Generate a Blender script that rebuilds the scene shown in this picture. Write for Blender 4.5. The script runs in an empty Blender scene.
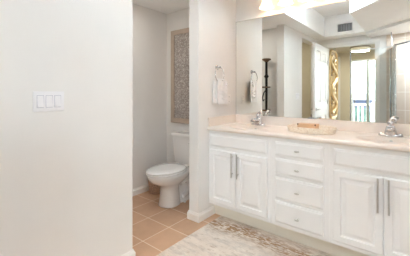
import bpy, bmesh, math, random
from mathutils import Vector, Matrix
random.seed(7)
S = bpy.context.scene
C = S.collection
PI = math.pi

# ------------------------------------------------------------------ camera
cam = bpy.data.objects.new('camera', bpy.data.cameras.new('camera'))
C.objects.link(cam)
cam.location = (1.6958, 0.0, 1.27)
cam.rotation_euler = (PI / 2, 0, math.radians(38.92))
cam.data.sensor_width = 36
cam.data.lens = 265.517 / 410 * 36
cam.data.shift_y = -34.5 / 410
cam.data.clip_start = 0.02
S.camera = cam

# ------------------------------------------------------------------ world, lights, exposure
w = bpy.data.worlds.new('sky')
S.world = w
w.use_nodes = True
bg = w.node_tree.nodes['Background']
bg.inputs[0].default_value = (0.90, 0.96, 1.0, 1)
bg.inputs[1].default_value = 6.0

S.view_settings.view_transform = 'Standard'
S.view_settings.look = 'None'
S.view_settings.gamma = 1
S.view_settings.use_curve_mapping = False
S.view_settings.exposure = 0.19
S.cycles.max_bounces = 12
S.cycles.diffuse_bounces = 8
S.cycles.glossy_bounces = 6
S.cycles.transparent_max_bounces = 16
S.cycles.caustics_reflective = False
S.cycles.caustics_refractive = False
S.cycles.use_denoising = True
S.cycles.sample_clamp_indirect = 0


def area(name, loc, size, power, col, rot=(0, 0, 0), sy=None, spread=None):
    l = bpy.data.lights.new(name, 'AREA')
    l.energy = power
    l.color = col
    l.size = size
    if sy:
        l.shape = 'RECTANGLE'
        l.size_y = sy
    else:
        l.shape = 'DISK'
    if spread:
        l.spread = spread
    o = bpy.data.objects.new(name, l)
    C.objects.link(o)
    o.location = loc
    o.rotation_euler = rot
    return o


COOL = (0.76, 0.895, 1.0)


LV = dict(tray=0.90, shower=1.6, hall=1.05, closet=1.8, vanity=1.05, toilet=1.2, sky=1.1)
TRAY_FILL_LAMP = (0.62, 1.64)
area('tray_fill_light', (*TRAY_FILL_LAMP, 2.575), 0.26, 20 * LV['tray'], COOL, rot=(PI, 0, 0))  # unseen uplight added for soft, even fill
area('added_shower_light', (1.78, 0.05, 2.315), 0.16, 16 * LV['shower'], COOL)  # unseen, added to wash the upper shower tile bright
area('hall_lamp_light', (0.62, -1.75, 2.262), 0.36, 13 * LV['hall'], (1.0, 0.94, 0.80))
area('closet_fill_light', (-0.60, 0.25, 2.36), 0.16, 2.2 * LV['closet'], (1.0, 0.90, 0.66))  # unseen, added to give the side passage a warm glow
area('toilet_fill_light', (-0.60, 1.65, 2.365), 0.20, 3 * LV['toilet'], (1.0, 0.95, 0.88))  # unseen, added to brighten the toilet room
bg.inputs[1].default_value = 6.0 * LV['sky']


# ------------------------------------------------------------------ materials
def nt(name):
    m = bpy.data.materials.new(name)
    m.use_nodes = True
    return m, m.node_tree, m.node_tree.nodes['Principled BSDF']


def mat(name, col, rough=0.5, metal=0.0, bump=0.0, bscale=60.0, coat=0.0, var=0.0, vscale=5.0, emit=None, es=0.0):
    m, t, b = nt(name)
    b.inputs['Roughness'].default_value = rough
    b.inputs['Metallic'].default_value = metal
    b.inputs['Coat Weight'].default_value = coat
    b.inputs['Base Color'].default_value = (*col, 1)
    if emit:
        b.inputs['Emission Color'].default_value = (*emit, 1)
        b.inputs['Emission Strength'].default_value = es
    tc = t.nodes.new('ShaderNodeTexCoord')
    n = t.nodes.new('ShaderNodeTexNoise')
    n.inputs['Scale'].default_value = vscale
    n.inputs['Detail'].default_value = 4
    t.links.new(tc.outputs['Object'], n.inputs['Vector'])
    r = t.nodes.new('ShaderNodeValToRGB')
    a = [max(0, c * (1 - var)) for c in col]
    d = [min(1, c * (1 + var)) for c in col]
    r.color_ramp.elements[0].color = (*a, 1)
    r.color_ramp.elements[1].color = (*d, 1)
    r.color_ramp.elements[0].position = .3
    r.color_ramp.elements[1].position = .7
    t.links.new(n.outputs['Fac'], r.inputs['Fac'])
    t.links.new(r.outputs['Color'], b.inputs['Base Color'])
    if bump:
        n2 = t.nodes.new('ShaderNodeTexNoise')
        n2.inputs['Scale'].default_value = bscale
        n2.inputs['Detail'].default_value = 3
        bp = t.nodes.new('ShaderNodeBump')
        bp.inputs['Strength'].default_value = bump
        bp.inputs['Distance'].default_value = 0.002
        t.links.new(tc.outputs['Object'], n2.inputs['Vector'])
        t.links.new(n2.outputs['Fac'], bp.inputs['Height'])
        t.links.new(bp.outputs['Normal'], b.inputs['Normal'])
    return m


def math_node(t, op, a=None, b=None, va=None, vb=None):
    n = t.nodes.new('ShaderNodeMath')
    n.operation = op
    if a is not None: t.links.new(a, n.inputs[0])
    if b is not None: t.links.new(b, n.inputs[1])
    if va is not None: n.inputs[0].default_value = va
    if vb is not None: n.inputs[1].default_value = vb
    return n.outputs[0]


def ramp(t, fac, stops):
    r = t.nodes.new('ShaderNodeValToRGB')
    cr = r.color_ramp
    while len(cr.elements) < len(stops):
        cr.elements.new(0.5)
    for e, (p, c) in zip(cr.elements, stops):
        e.position = p
        e.color = (*c, 1)
    t.links.new(fac, r.inputs['Fac'])
    return r.outputs['Color']


def noise(t, vec, scale, detail=4, rough=.55):
    n = t.nodes.new('ShaderNodeTexNoise')
    n.inputs['Scale'].default_value = scale
    n.inputs['Detail'].default_value = detail
    n.inputs['Roughness'].default_value = rough
    t.links.new(vec, n.inputs['Vector'])
    return n.outputs['Fac']


def mixc(t, fac, a, b, mode='MIX'):
    n = t.nodes.new('ShaderNodeMix')
    n.data_type = 'RGBA'
    n.blend_type = mode
    if isinstance(fac, float): n.inputs[0].default_value = fac
    else: t.links.new(fac, n.inputs[0])
    for s, i in ((a, 6), (b, 7)):
        if isinstance(s, tuple): n.inputs[i].default_value = (*s, 1)
        else: t.links.new(s, n.inputs[i])
    return n.outputs[2]


def mapping(t, loc=(0, 0, 0), rot=(0, 0, 0), scale=(1, 1, 1)):
    tc = t.nodes.new('ShaderNodeTexCoord')
    mp = t.nodes.new('ShaderNodeMapping')
    mp.inputs['Location'].default_value = loc
    mp.inputs['Rotation'].default_value = rot
    mp.inputs['Scale'].default_value = scale
    t.links.new(tc.outputs['Object'], mp.inputs['Vector'])
    return mp.outputs['Vector']


def tile_mat(name, base, base2, grout, size, ox, oy, plane='XY', rough=0.4, gw=0.012):
    """square tiles with grout lines at offset + k*size"""
    m, t, b = nt(name)
    v = mapping(t)
    sp = t.nodes.new('ShaderNodeSeparateXYZ')
    t.links.new(v, sp.inputs[0])
    u, vv = {'XY': (0, 1), 'XZ': (0, 2), 'YZ': (1, 2)}[plane]
    def cell(o, off):
        q = math_node(t, 'ADD', o, vb=-off + 60 * size)
        q = math_node(t, 'DIVIDE', q, vb=size)
        f = math_node(t, 'FRACT', q)
        d = math_node(t, 'ABSOLUTE', math_node(t, 'SUBTRACT', f, vb=0.5))
        return d, math_node(t, 'FLOOR', q)
    d1, c1 = cell(sp.outputs[u], ox)
    d2, c2 = cell(sp.outputs[vv], oy)
    mx = math_node(t, 'MAXIMUM', d1, d2)
    g = t.nodes.new('ShaderNodeMapRange')
    g.inputs[1].default_value = 0.5 - gw * 1.3
    g.inputs[2].default_value = 0.5 - gw * 0.7
    t.links.new(mx, g.inputs[0])
    cv = t.nodes.new('ShaderNodeCombineXYZ')
    t.links.new(c1, cv.inputs[0]); t.links.new(c2, cv.inputs[1])
    wn = t.nodes.new('ShaderNodeTexWhiteNoise')
    t.links.new(cv.outputs[0], wn.inputs['Vector'])
    n = noise(t, v, 7, 6)
    f = math_node(t, 'ADD', math_node(t, 'MULTIPLY', n, vb=0.8), math_node(t, 'MULTIPLY', wn.outputs['Value'], vb=0.3))
    col = ramp(t, f, [(0.25, base2), (0.75, base)])
    col = mixc(t, g.outputs[0], col, grout)
    t.links.new(col, b.inputs['Base Color'])
    b.inputs['Roughness'].default_value = rough
    bp = t.nodes.new('ShaderNodeBump')
    bp.inputs['Strength'].default_value = 0.5
    bp.inputs['Distance'].default_value = 0.002
    bp.invert = True
    t.links.new(g.outputs[0], bp.inputs['Height'])
    t.links.new(bp.outputs['Normal'], b.inputs['Normal'])
    return m


M = {}
M['wall'] = mat('wall_paint', (0.805, 0.795, 0.775), 0.6, bump=0.15, bscale=120, var=0.01)
M['hall_wall'] = mat('hall_wall_paint', (0.66, 0.60, 0.48), 0.7, bump=0.15, bscale=120, var=0.02)
M['ceiling'] = mat('ceiling_paint', (0.93, 0.93, 0.93), 0.8, bump=0.2, bscale=90, var=0.01)
M['trim'] = mat('trim_paint', (0.86, 0.85, 0.83), 0.35, var=0.01)
M['cab'] = mat('cabinet_paint', (0.85, 0.85, 0.85), 0.38, var=0.012)
M['toe'] = mat('toe_kick_paint', (0.82, 0.79, 0.71), 0.5, var=0.02)
M['door'] = mat('door_paint', (0.86, 0.86, 0.86), 0.4, var=0.01)
M['plastic'] = mat('white_plastic', (0.86, 0.86, 0.88), 0.3, var=0.005)
M['gap'] = mat('dark_gap', (0.25, 0.25, 0.26), 0.6)
M['porcelain'] = mat('porcelain', (0.85, 0.84, 0.83), 0.08, coat=0.5)
M['chrome'] = mat('chrome', (0.60, 0.59, 0.60), 0.16, 1.0)
M['nickel'] = mat('brushed_nickel', (0.56, 0.55, 0.53), 0.34, 1.0, var=0.05, vscale=80)
M['steel'] = mat('shower_chrome', (0.46, 0.48, 0.50), 0.25, 1.0)
M['mirror'] = mat('mirror_silver', (0.93, 0.95, 0.925), 0.0, 1.0)
M['towel'] = mat('white_terry', (0.87, 0.87, 0.88), 0.95, bump=0.4, bscale=260, var=0.02, vscale=40)
M['black'] = mat('black_iron', (0.02, 0.019, 0.018), 0.45, 0.6)
M['brownwood'] = mat('brown_wood', (0.15, 0.085, 0.045), 0.55, var=0.3, vscale=14)
M['tanwood'] = mat('tan_wood', (0.70, 0.46, 0.28), 0.5, var=0.10, vscale=12)
M['framewood'] = mat('picture_frame_wood', (0.52, 0.42, 0.34), 0.5, var=0.10, vscale=9)
M['wicker_d'] = mat('dark_wicker', (0.60, 0.45, 0.36), 0.7, bump=1.0, bscale=120, var=0.3, vscale=60)
M['gold'] = mat('gold_leaf', (0.86, 0.64, 0.33), 0.38, 0.25, var=0.12, vscale=8)
M['goldback'] = mat('antique_gold_board', (0.38, 0.26, 0.12), 0.6, 0.1, var=0.25, vscale=12)
M['vent'] = mat('vent_slats', (0.15, 0.155, 0.17), 0.6, 0.0)
M['rail'] = mat('white_railing', (0.88, 0.88, 0.88), 0.4)
M['carpet'] = mat('hall_carpet', (0.55, 0.48, 0.38), 0.95, bump=0.6, bscale=300, var=0.08, vscale=60)
M['concrete'] = mat('balcony_concrete', (0.66, 0.66, 0.64), 0.9, var=0.06)
M['leaf'] = mat('tree_leaves', (0.05, 0.095, 0.08), 0.8, bump=1, bscale=6, var=0.4, vscale=2)
M['bark'] = mat('bark', (0.2, 0.15, 0.1), 0.9)
M['sea'] = mat('bay_water', (0.12, 0.15, 0.175), 0.6, var=0.08, vscale=.05)
M['house'] = mat('far_house_wall', (0.09, 0.11, 0.19), 0.7, var=0.03)
M['houseroof'] = mat('far_house_roof', (0.22, 0.23, 0.27), 0.7, var=0.05)
M['rubber'] = mat('grey_rubber', (0.3, 0.3, 0.3), 0.8)
M['lamp'] = mat('added_lamp_diffuser', (0.9, 0.88, 0.84), 0.5, emit=(1.0, 0.95, 0.88), es=2.2)  # glow of the added, unseen ceiling lights and bowl lamp
M['halllamp'] = mat('hall_lamp_glass', (0.9, 0.86, 0.75), 0.4, emit=(1.0, 0.85, 0.55), es=0.15)
M['shade'] = mat('frosted_shade', (0.95, 0.9, 0.82), 0.4, emit=(1.0, 0.68, 0.42), es=2.0 * LV['vanity'])
M['bulb'] = mat('bulb_glow', (1, 0.95, 0.85), 0.4, emit=(1.0, 0.60, 0.34), es=24 * LV['vanity'])
M['floor'] = tile_mat('floor_tile', (0.66, 0.425, 0.275), (0.54, 0.335, 0.21), (0.88, 0.76, 0.62), 0.305, -0.155, 1.7455, 'XY', 0.45, 0.011)
M['showertile'] = tile_mat('shower_tile', (0.75, 0.645, 0.56), (0.68, 0.57, 0.48), (0.92, 0.88, 0.84), 0.322, 1.50, 0.973, 'XZ', 0.3, 0.012)
M['showertile_side'] = tile_mat('shower_tile_side', (0.75, 0.645, 0.56), (0.68, 0.57, 0.48), (0.92, 0.88, 0.84), 0.322, 0, 0.973, 'YZ', 0.3, 0.012)


def glass(name, tint, refl=0.06):
    m = bpy.data.materials.new(name)
    m.use_nodes = True
    t = m.node_tree
    t.nodes.clear()
    o = t.nodes.new('ShaderNodeOutputMaterial')
    tr = t.nodes.new('ShaderNodeBsdfTransparent')
    tr.inputs[0].default_value = (*tint, 1)
    gl = t.nodes.new('ShaderNodeBsdfGlossy')
    gl.inputs['Roughness'].default_value = 0.02
    fr = t.nodes.new('ShaderNodeFresnel')
    fr.inputs[0].default_value = 1.35
    mx = t.nodes.new('ShaderNodeMixShader')
    t.links.new(fr.outputs[0], mx.inputs[0])
    t.links.new(tr.outputs[0], mx.inputs[1])
    t.links.new(gl.outputs[0], mx.inputs[2])
    t.links.new(mx.outputs[0], o.inputs[0])
    return m


M['glass'] = glass('clear_glass', (0.985, 0.997, 0.99))


def rug_mat():
    m, t, b = nt('distressed_rug')
    v = mapping(t)
    vs = mapping(t, scale=(1.0, 2.6, 1))
    vt = mapping(t, scale=(9, 30, 1))
    base = ramp(t, noise(t, v, 6, 6, .65), [(0.3, (0.70, 0.61, 0.53)), (0.7, (0.82, 0.75, 0.67))])
    # faded grey lines
    g = ramp(t, noise(t, vs, 5.5, 8, .75), [(0.47, (0, 0, 0)), (0.62, (0.85, 0.85, 0.85))])
    base = mixc(t, g, base, (0.56, 0.50, 0.445))
    # brown worn band parallel to the vanity edge
    sp = t.nodes.new('ShaderNodeSeparateXYZ')
    t.links.new(v, sp.inputs[0])
    wob = math_node(t, 'MULTIPLY', math_node(t, 'SUBTRACT', noise(t, v, 3, 2), vb=0.5), vb=0.20)
    d = math_node(t, 'ABSOLUTE', math_node(t, 'SUBTRACT', math_node(t, 'ADD', sp.outputs[1], wob), vb=2.085))
    band = t.nodes.new('ShaderNodeMapRange')
    band.inputs[1].default_value = 0.15
    band.inputs[2].default_value = 0.03
    t.links.new(d, band.inputs[0])
    patch = math_node(t, 'MULTIPLY', noise(t, vs, 7, 9, .78), noise(t, vt, 2.2, 4, .6))
    pr = t.nodes.new('ShaderNodeMapRange')
    pr.inputs[1].default_value = 0.205
    pr.inputs[2].default_value = 0.275
    t.links.new(patch, pr.inputs[0])
    f = math_node(t, 'MULTIPLY', pr.outputs[0], band.outputs[0])
    col = mixc(t, f, base, (0.33, 0.18, 0.075))
    # scattered faint brown flecks elsewhere
    p2 = t.nodes.new('ShaderNodeMapRange')
    p2.inputs[1].default_value = 0.285
    p2.inputs[2].default_value = 0.38
    t.links.new(patch, p2.inputs[0])
    col = mixc(t, math_node(t, 'MULTIPLY', p2.outputs[0], vb=0.7), col, (0.42, 0.31, 0.22))
    t.links.new(col, b.inputs['Base Color'])
    b.inputs['Roughness'].default_value = 0.95
    bp = t.nodes.new('ShaderNodeBump')
    bp.inputs['Strength'].default_value = 0.5
    bp.inputs['Distance'].default_value = 0.003
    t.links.new(noise(t, v, 220, 2), bp.inputs['Height'])
    t.links.new(bp.outputs['Normal'], b.inputs['Normal'])
    return m


M['rug'] = rug_mat()


def marble_mat():
    m, t, b = nt('cultured_marble')
    v = mapping(t)
    n = noise(t, v, 4, 8, .6)
    col = ramp(t, n, [(0.35, (0.75, 0.67, 0.60)), (0.6, (0.81, 0.74, 0.68))])
    t.links.new(col, b.inputs['Base Color'])
    b.inputs['Roughness'].default_value = 0.30
    return m


M['marble'] = marble_mat()


def capiz_mat():
    m, t, b = nt('woven_shell_panel')
    v = mapping(t, scale=(1, 1, 1))
    vo = t.nodes.new('ShaderNodeTexVoronoi')
    vo.inputs['Scale'].default_value = 85
    t.links.new(v, vo.inputs['Vector'])
    f = vo.outputs['Color']
    sp = t.nodes.new('ShaderNodeSeparateColor')
    t.links.new(f, sp.inputs[0])
    col = ramp(t, sp.outputs[0], [(0.0, (0.30, 0.26, 0.235)), (0.6, (0.42, 0.375, 0.345)), (1.0, (0.66, 0.62, 0.59))])
    t.links.new(col, b.inputs['Base Color'])
    b.inputs['Roughness'].default_value = 0.4
    bp = t.nodes.new('ShaderNodeBump')
    bp.inputs['Strength'].default_value = 0.8
    bp.inputs['Distance'].default_value = 0.004
    t.links.new(vo.outputs['Distance'], bp.inputs['Height'])
    t.links.new(bp.outputs['Normal'], b.inputs['Normal'])
    return m


M['capiz'] = capiz_mat()


def weave_mat():
    m, t, b = nt('pale_woven_rattan')
    v = mapping(t)
    n = noise(t, mapping(t, scale=(60, 60, 160)), 1.2, 3)
    col = ramp(t, n, [(0.3, (0.62, 0.45, 0.31)), (0.5, (0.90, 0.81, 0.69))])
    t.links.new(col, b.inputs['Base Color'])
    b.inputs['Roughness'].default_value = 0.7
    return m


M['weave'] = weave_mat()


# ------------------------------------------------------------------ mesh helpers
def box(bm, x0, x1, y0, y1, z0, z1, bev=0.0, seg=2):
    r = bmesh.ops.create_cube(bm, size=1.0)
    vs = r['verts']
    bmesh.ops.scale(bm, vec=(abs(x1 - x0), abs(y1 - y0), abs(z1 - z0)), verts=vs)
    bmesh.ops.translate(bm, vec=((x0 + x1) / 2, (y0 + y1) / 2, (z0 + z1) / 2), verts=vs)
    if bev:
        es = list({e for v in vs for e in v.link_edges})
        bmesh.ops.bevel(bm, geom=es, offset=bev, segments=seg, affect='EDGES', profile=0.5)


def loft(bm, rings, cap0=True, cap1=True, closed=True):
    rs = [[bm.verts.new(p) for p in r] for r in rings]
    n = len(rs[0])
    for a, b in zip(rs, rs[1:]):
        for i in range(n if closed else n - 1):
            j = (i + 1) % n
            try:
                bm.faces.new((a[i], a[j], b[j], b[i]))
            except ValueError:
                pass
    if cap0 and len(rs[0]) > 2: bm.faces.new(list(reversed(rs[0])))
    if cap1 and len(rs[-1]) > 2: bm.faces.new(rs[-1])
    return rs


def frame_of(d):
    d = d.normalized()
    up = Vector((0, 0, 1)) if abs(d.z) < 0.9 else Vector((1, 0, 0))
    a = d.cross(up).normalized()
    return a, d.cross(a).normalized()


def lathe(bm, prof, c, axis=(0, 0, 1), seg=20, cap0=True, cap1=True):
    """prof: list of (radius, distance along axis)"""
    ax = Vector(axis).normalized()
    a, b = frame_of(ax)
    c = Vector(c)
    rings = [[c + ax * h + (a * math.cos(2 * PI * k / seg) + b * math.sin(2 * PI * k / seg)) * max(r, 1e-4)
              for k in range(seg)] for r, h in prof]
    loft(bm, rings, cap0, cap1)


def tube(bm, pts, r, seg=10, closed=False):
    pts = [Vector(p) for p in pts]
    n = len(pts)
    rr = r if isinstance(r, (list, tuple)) else [r] * n
    rings = []
    pa = None
    for i, p in enumerate(pts):
        if closed:
            d = pts[(i + 1) % n] - pts[i - 1]
        else:
            d = pts[min(i + 1, n - 1)] - pts[max(i - 1, 0)]
        d.normalize()
        if pa is None:
            a, b = frame_of(d)
        else:
            a = (pa - d * pa.dot(d)).normalized()
            b = d.cross(a)
        pa = a
        rings.append([p + (a * math.cos(2 * PI * k / seg) + b * math.sin(2 * PI * k / seg)) * rr[i] for k in range(seg)])
    if closed:
        rings.append(rings[0])
        rs = [[bm.verts.new(q) for q in x] for x in rings[:-1]]
        for i in range(n):
            A, B = rs[i], rs[(i + 1) % n]
            for k in range(seg):
                bm.faces.new((A[k], A[(k + 1) % seg], B[(k + 1) % seg], B[k]))
    else:
        loft(bm, rings)


def prism(bm, poly, z0, z1):
    loft(bm, [[(x, y, z0) for x, y in poly], [(x, y, z1) for x, y in poly]])


def root_loc(o):
    p = Vector((0, 0, 0))
    while o is not None:
        p += o.location
        o = o.parent
    return p


def obj(name, bm, m, parent=None, smooth=False, label=None, auto=40):
    """all coordinates are given in world space; the mesh is moved into its parent's space"""
    off = root_loc(parent)
    bmesh.ops.recalc_face_normals(bm, faces=bm.faces)
    if parent is not None:
        bmesh.ops.translate(bm, vec=-off, verts=bm.verts)
    me = bpy.data.meshes.new(name)
    bm.to_mesh(me)
    bm.free()
    o = bpy.data.objects.new(name, me)
    C.objects.link(o)
    me.materials.append(m)
    if parent is not None: o.parent = parent
    if smooth:
        for p in me.polygons: p.use_smooth = True
        try:
            me.set_sharp_from_angle(angle=math.radians(auto))
        except Exception:
            pass
    if label: o['label'] = label
    return o


def thing(name, label, cat, loc=(0, 0, 0), group=None, kind=None):
    o = bpy.data.objects.new(name, None)
    o.empty_display_size = 0.05
    C.objects.link(o)
    o.location = loc
    tag(o, label, cat, group, kind)
    return o


def tag(o, label, cat, group=None, kind=None):
    if label: o['label'] = label
    if cat: o['category'] = cat
    if group: o['group'] = group
    if kind: o['kind'] = kind
    return o


def struct(name, bm, m, parent=None, smooth=False):
    o = obj(name, bm, m, parent, smooth)
    if parent is None: o['kind'] = 'structure'
    return o


def copy_tree(o, parent=None):
    c = o.copy()
    C.objects.link(c)
    c.parent = parent
    for ch in list(o.children):
        copy_tree(ch, c)
    return c


def NB(): return bmesh.new()


def bx(*a, **k):
    b = NB()
    box(b, *a, **k)
    return b


# ================================================================== the setting
XR = 2.15          # right wall
YV = 2.6875        # vanity (mirror) wall
YB = -0.51         # back wall with the doorway
YT = -0.195        # back edge of the raised ceiling tray
XT = -1.07         # toilet room far wall
TH = 0.127
ZC = 2.39
ZT = 2.77

struct('floor', bx(XT - .15, XR + .15, YB - .12, YV + .15, -.08, 0), M['floor'])
# walls
struct('wall_front', bx(-TH, XR + .12, YV, YV + .12, 0, ZT), M['wall'])
struct('wall_front_toilet', bx(XT - .12, -TH, 2.5653, 2.5653 + .12, 0, ZT), M['wall'])
struct('wall_left_far', bx(-TH, 0, 1.998, YV, 0, ZC, bev=.006), M['wall'])
struct('wall_left', bx(-TH, 0, .392, 1.2266, 0, ZC, bev=.006), M['wall'])
struct('wall_left_header', bx(-TH, 0, YB, .392, 2.303, ZC), M['wall'])
struct('wall_left_toilet', bx(XT - .12, XT, YB - .12, 2.5653, 0, ZT), M['wall'])
struct('wall_closet', bx(XT, -TH, .96, 1.08, 0, ZC), M['wall'])
struct('wall_right', bx(XR, XR + .12, YB - .12, YV, 0, ZT), M['wall'])
# back wall with the doorway
DX0, DX1, DZ = .217, 1.048, 2.215
struct('wall_back_passage', bx(XT - .12, -TH, YB - .12, YB, 0, ZT), M['hall_wall'])  # cream wall coloured tan to stand in for the dimmer passage light
b = NB()
box(b, -TH, DX0, YB - .12, YB, 0, ZC)
box(b, DX1, XR + .12, YB - .12, YB, 0, ZC)
box(b, DX0, DX1, YB - .12, YB, DZ, ZC)
struct('wall_back', b, M['wall'])
# ceiling: low perimeter with a raised tray
b = NB()
Z1 = ZT + .001
prism(b, [(XT - .12, YB), (.236, YB), (.236, 2.69), (XT - .12, 2.69)], ZC, Z1)
prism(b, [(.236, 2.25), (XR, 2.25), (XR, 2.69), (.236, 2.69)], ZC, Z1)
prism(b, [(.936, YB), (XR, YB), (XR, 2.25), (1.90, 2.25), (1.90, 2.165), (.936, 1.205)], ZC, Z1)
prism(b, [(.236, YB), (.936, YB), (.936, YT), (.236, YT)], ZC, Z1)
box(b, XT - .12, XR + .12, YB - .12, YV + .12, ZT, ZT + .08)
struct('ceiling', b, M['ceiling'])
# lowered ceiling over the shower corner, cut on the diagonal
b = NB()
prism(b, [(.94, YB), (XR, YB), (XR, .935), (.94, -.235)], 2.342, ZC)
struct('ceiling_shower', b, M['ceiling'])
# shower tiles
struct('wall_back_tile', bx(1.227, XR, YB, YB + .010, 0, 2.342), M['showertile'])
struct('wall_right_tile', bx(XR - .010, XR, YB + .01, .95, 0, 2.342), M['showertile_side'])


def baseboard(b, poly_out, h=.085, t=.014):
    """poly_out: polyline at the wall; offset outward side is given by explicit second list"""
    wall, out = poly_out
    for (a0, a1), (o0, o1) in zip(zip(wall, wall[1:]), zip(out, out[1:])):
        prof = [(0, 0), (1, 0), (1, .72), (.55, .86), (.35, 1), (0, 1)]
        r0 = [(a0[0] + (o0[0] - a0[0]) * p, a0[1] + (o0[1] - a0[1]) * p, h * q) for p, q in prof]
        r1 = [(a1[0] + (o1[0] - a1[0]) * p, a1[1] + (o1[1] - a1[1]) * p, h * q) for p, q in prof]
        loft(b, [r0, r1])


t_ = .014
b = NB()
baseboard(b, ([(0, 2.25), (0, 1.998), (-TH, 1.998), (-TH, 2.5653), (XT, 2.5653)],
              [(t_, 2.25), (t_, 1.998 - t_), (-TH - t_, 1.998 - t_), (-TH - t_, 2.5653 - t_), (XT + t_, 2.5653 - t_)]))
struct('baseboard_left_far', b, M['trim'])
b = NB()
baseboard(b, ([(XT, 2.5653), (XT, 1.08), (-TH, 1.08), (-TH, 1.2266), (0, 1.2266), (0, .392), (-TH, .392), (-TH, .96), (XT, .96), (XT, YB), (DX0 - .07, YB)],
              [(XT + t_, 2.5653), (XT + t_, 1.08 + t_), (-TH - t_, 1.08 + t_), (-TH - t_, 1.2266 + t_), (t_, 1.2266 + t_), (t_, .392 - t_), (-TH - t_, .392 - t_), (-TH - t_, .96 - t_), (XT + t_, .96 - t_), (XT + t_, YB + t_), (DX0 - .07, YB + t_)]))
struct('baseboard_left', b, M['trim'])
b = NB()
baseboard(b, ([(XR, .96), (XR, YV), (1.86, YV)], [(XR - t_, .96), (XR - t_, YV - t_), (1.86, YV - t_)]))
struct('baseboard_right', b, M['trim'])
# casing round the doorway in the back wall
b = NB()
box(b, DX0 - .065, DX0, YB, YB + .016, 0, DZ + .07, bev=.004)
box(b, DX1, DX1 + .072, YB, YB + .016, 0, DZ + .07, bev=.004)
box(b, DX0, DX1, YB, YB + .016, DZ, DZ + .075, bev=.004)
struct('trim_1', b, M['trim'])


# ------------------------------------------------------------------ panelled slabs
def rect_rings(bm, x0, x1, z0, z1, y, prof, sgn=-1, cap=True):
    """raised-panel profile: prof = [(inset, height)], front faces -Y (sgn -1)"""
    rings = []
    for ins, h in prof:
        rings.append([(x0 + ins, y + sgn * h, z0 + ins), (x1 - ins, y + sgn * h, z0 + ins),
                      (x1 - ins, y + sgn * h, z1 - ins), (x0 + ins, y + sgn * h, z1 - ins)])
    loft(bm, rings, True, cap)


DOORPROF = [(0, 0), (0, .013), (.006, .019), (.047, .019), (.052, .011), (.060, .010), (.066, .011), (.088, .018)]
SLABPROF = [(0, 0), (0, .010), (.004, .013), (.010, .015), (.016, .019)]


# ------------------------------------------------------------------ open six-panel door (hinged at the left jamb, swung 90 degrees into the room)
dr = thing('door_1', None, None, (DX0 - .02, YB + .02, 0), kind='structure')
b = NB()
xf = DX0           # face towards +X
y0, y1 = YB + .022, .345
zt = 2.2
prow = [(.25, .84), (1.10, 1.76), (1.88, 2.08)]
ww = y1 - y0
pc = [(y0 + .115, y0 + ww / 2 - .055), (y0 + ww / 2 + .055, y1 - .115)]
# slab built from strips so the panels can be recessed on both faces
ys = [y0, pc[0][0], pc[0][1], pc[1][0], pc[1][1], y1]
zs = [0.012]
for a, c in prow: zs += [a, c]
zs.append(zt)
for i in range(5):
    for j in range(len(zs) - 1):
        if i in (1, 3) and j % 2 == 1:
            for s, x in ((1, xf), (-1, xf - .042)):
                rings = []
                for ins, h in ((0, 0), (.012, .016), (.026, .016), (.048, .004)):
                    rings.append([(x - s * h, ys[i] + ins, zs[j] + ins), (x - s * h, ys[i + 1] - ins, zs[j] + ins),
                                  (x - s * h, ys[i + 1] - ins, zs[j + 1] - ins), (x - s * h, ys[i] + ins, zs[j + 1] - ins)])
                loft(b, rings, False, True)
        else:
            box(b, xf - .042, xf, ys[i], ys[i + 1], zs[j], zs[j + 1])
bmesh.ops.remove_doubles(b, verts=b.verts, dist=.0005)
obj('door_leaf', b, M['door'], dr)
for s in (1, -1):
    b = NB()
    xx = xf if s > 0 else xf - .042
    yl, zl = .275, .975
    lathe(b, [(.030, 0), (.030, .006), (.024, .010), (.011, .012), (.011, .045)], (xx, yl, zl), (s, 0, 0))
    tube(b, [(xx + s * .043, yl + .008, zl), (xx + s * .045, yl - .03, zl + .002), (xx + s * .045, yl - .075, zl + .004), (xx + s * .04, yl - .12, zl - .002)], [.011, .010, .009, .007])
    obj('door_lever', b, M['nickel'], dr, True, 'brushed nickel lever')
for z in (.25, 1.1, 1.9):
    b = NB()
    lathe(b, [(.007, -.045), (.007, .045)], (xf + .004, y0 - .004, z), seg=10)
    obj('hinge', b, M['nickel'], dr, True)

# ------------------------------------------------------------------ room beyond the doorway
YH = -2.57
struct('floor_hall', bx(-.95, 2.6, YH - .05, YB - .12, -.08, 0), M['carpet'])
struct('ceiling_hall', bx(-.95, 2.6, YH - .12, YB - .12, 2.385, 2.46), M['hall_wall'])
struct('wall_hall_left', bx(.08, .20, -1.30, YB - .12, 0, 2.385), M['hall_wall'])
struct('wall_hall_side', bx(-.95, -.85, YH, YB - .12, 0, 2.385), M['hall_wall'])
struct('wall_hall_right', bx(2.5, 2.6, YH, YB - .12, 0, 2.385), M['hall_wall'])
WX0, WX1, WZ = .275, 2.05, 2.16
b = NB()
box(b, -.95, WX0, YH - .12, YH, 0, 2.385)
box(b, WX1, 2.6, YH - .12, YH, 0, 2.385)
box(b, WX0, WX1, YH - .12, YH, WZ, 2.385)
struct('wall_hall_far', b, M['hall_wall'])
# hall door in the far wall
d2 = thing('door_2', None, None, (-.45, YH, 0), kind='structure')
obj('door_leaf', bx(-.82, -.055, YH, YH + .02, .01, 2.13, bev=.004), M['hall_wall'], d2)
b = NB()
box(b, -.045, .022, YH, YH + .022, 0, 2.27, bev=.004)
box(b, -.845, -.045, YH, YH + .022, 2.145, 2.27, bev=.004)
obj('door_casing', b, M['wall'], d2)
b = NB()
lathe(b, [(.028, .02), (.026, .028), (.010, .032), (.010, .055), (.022, .06), (.028, .075), (.022, .09), (.005, .094)], (-.075, YH, .985), (0, 1, 0))
obj('door_knob', b, M['black'], d2, True, 'dark round knob')
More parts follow.
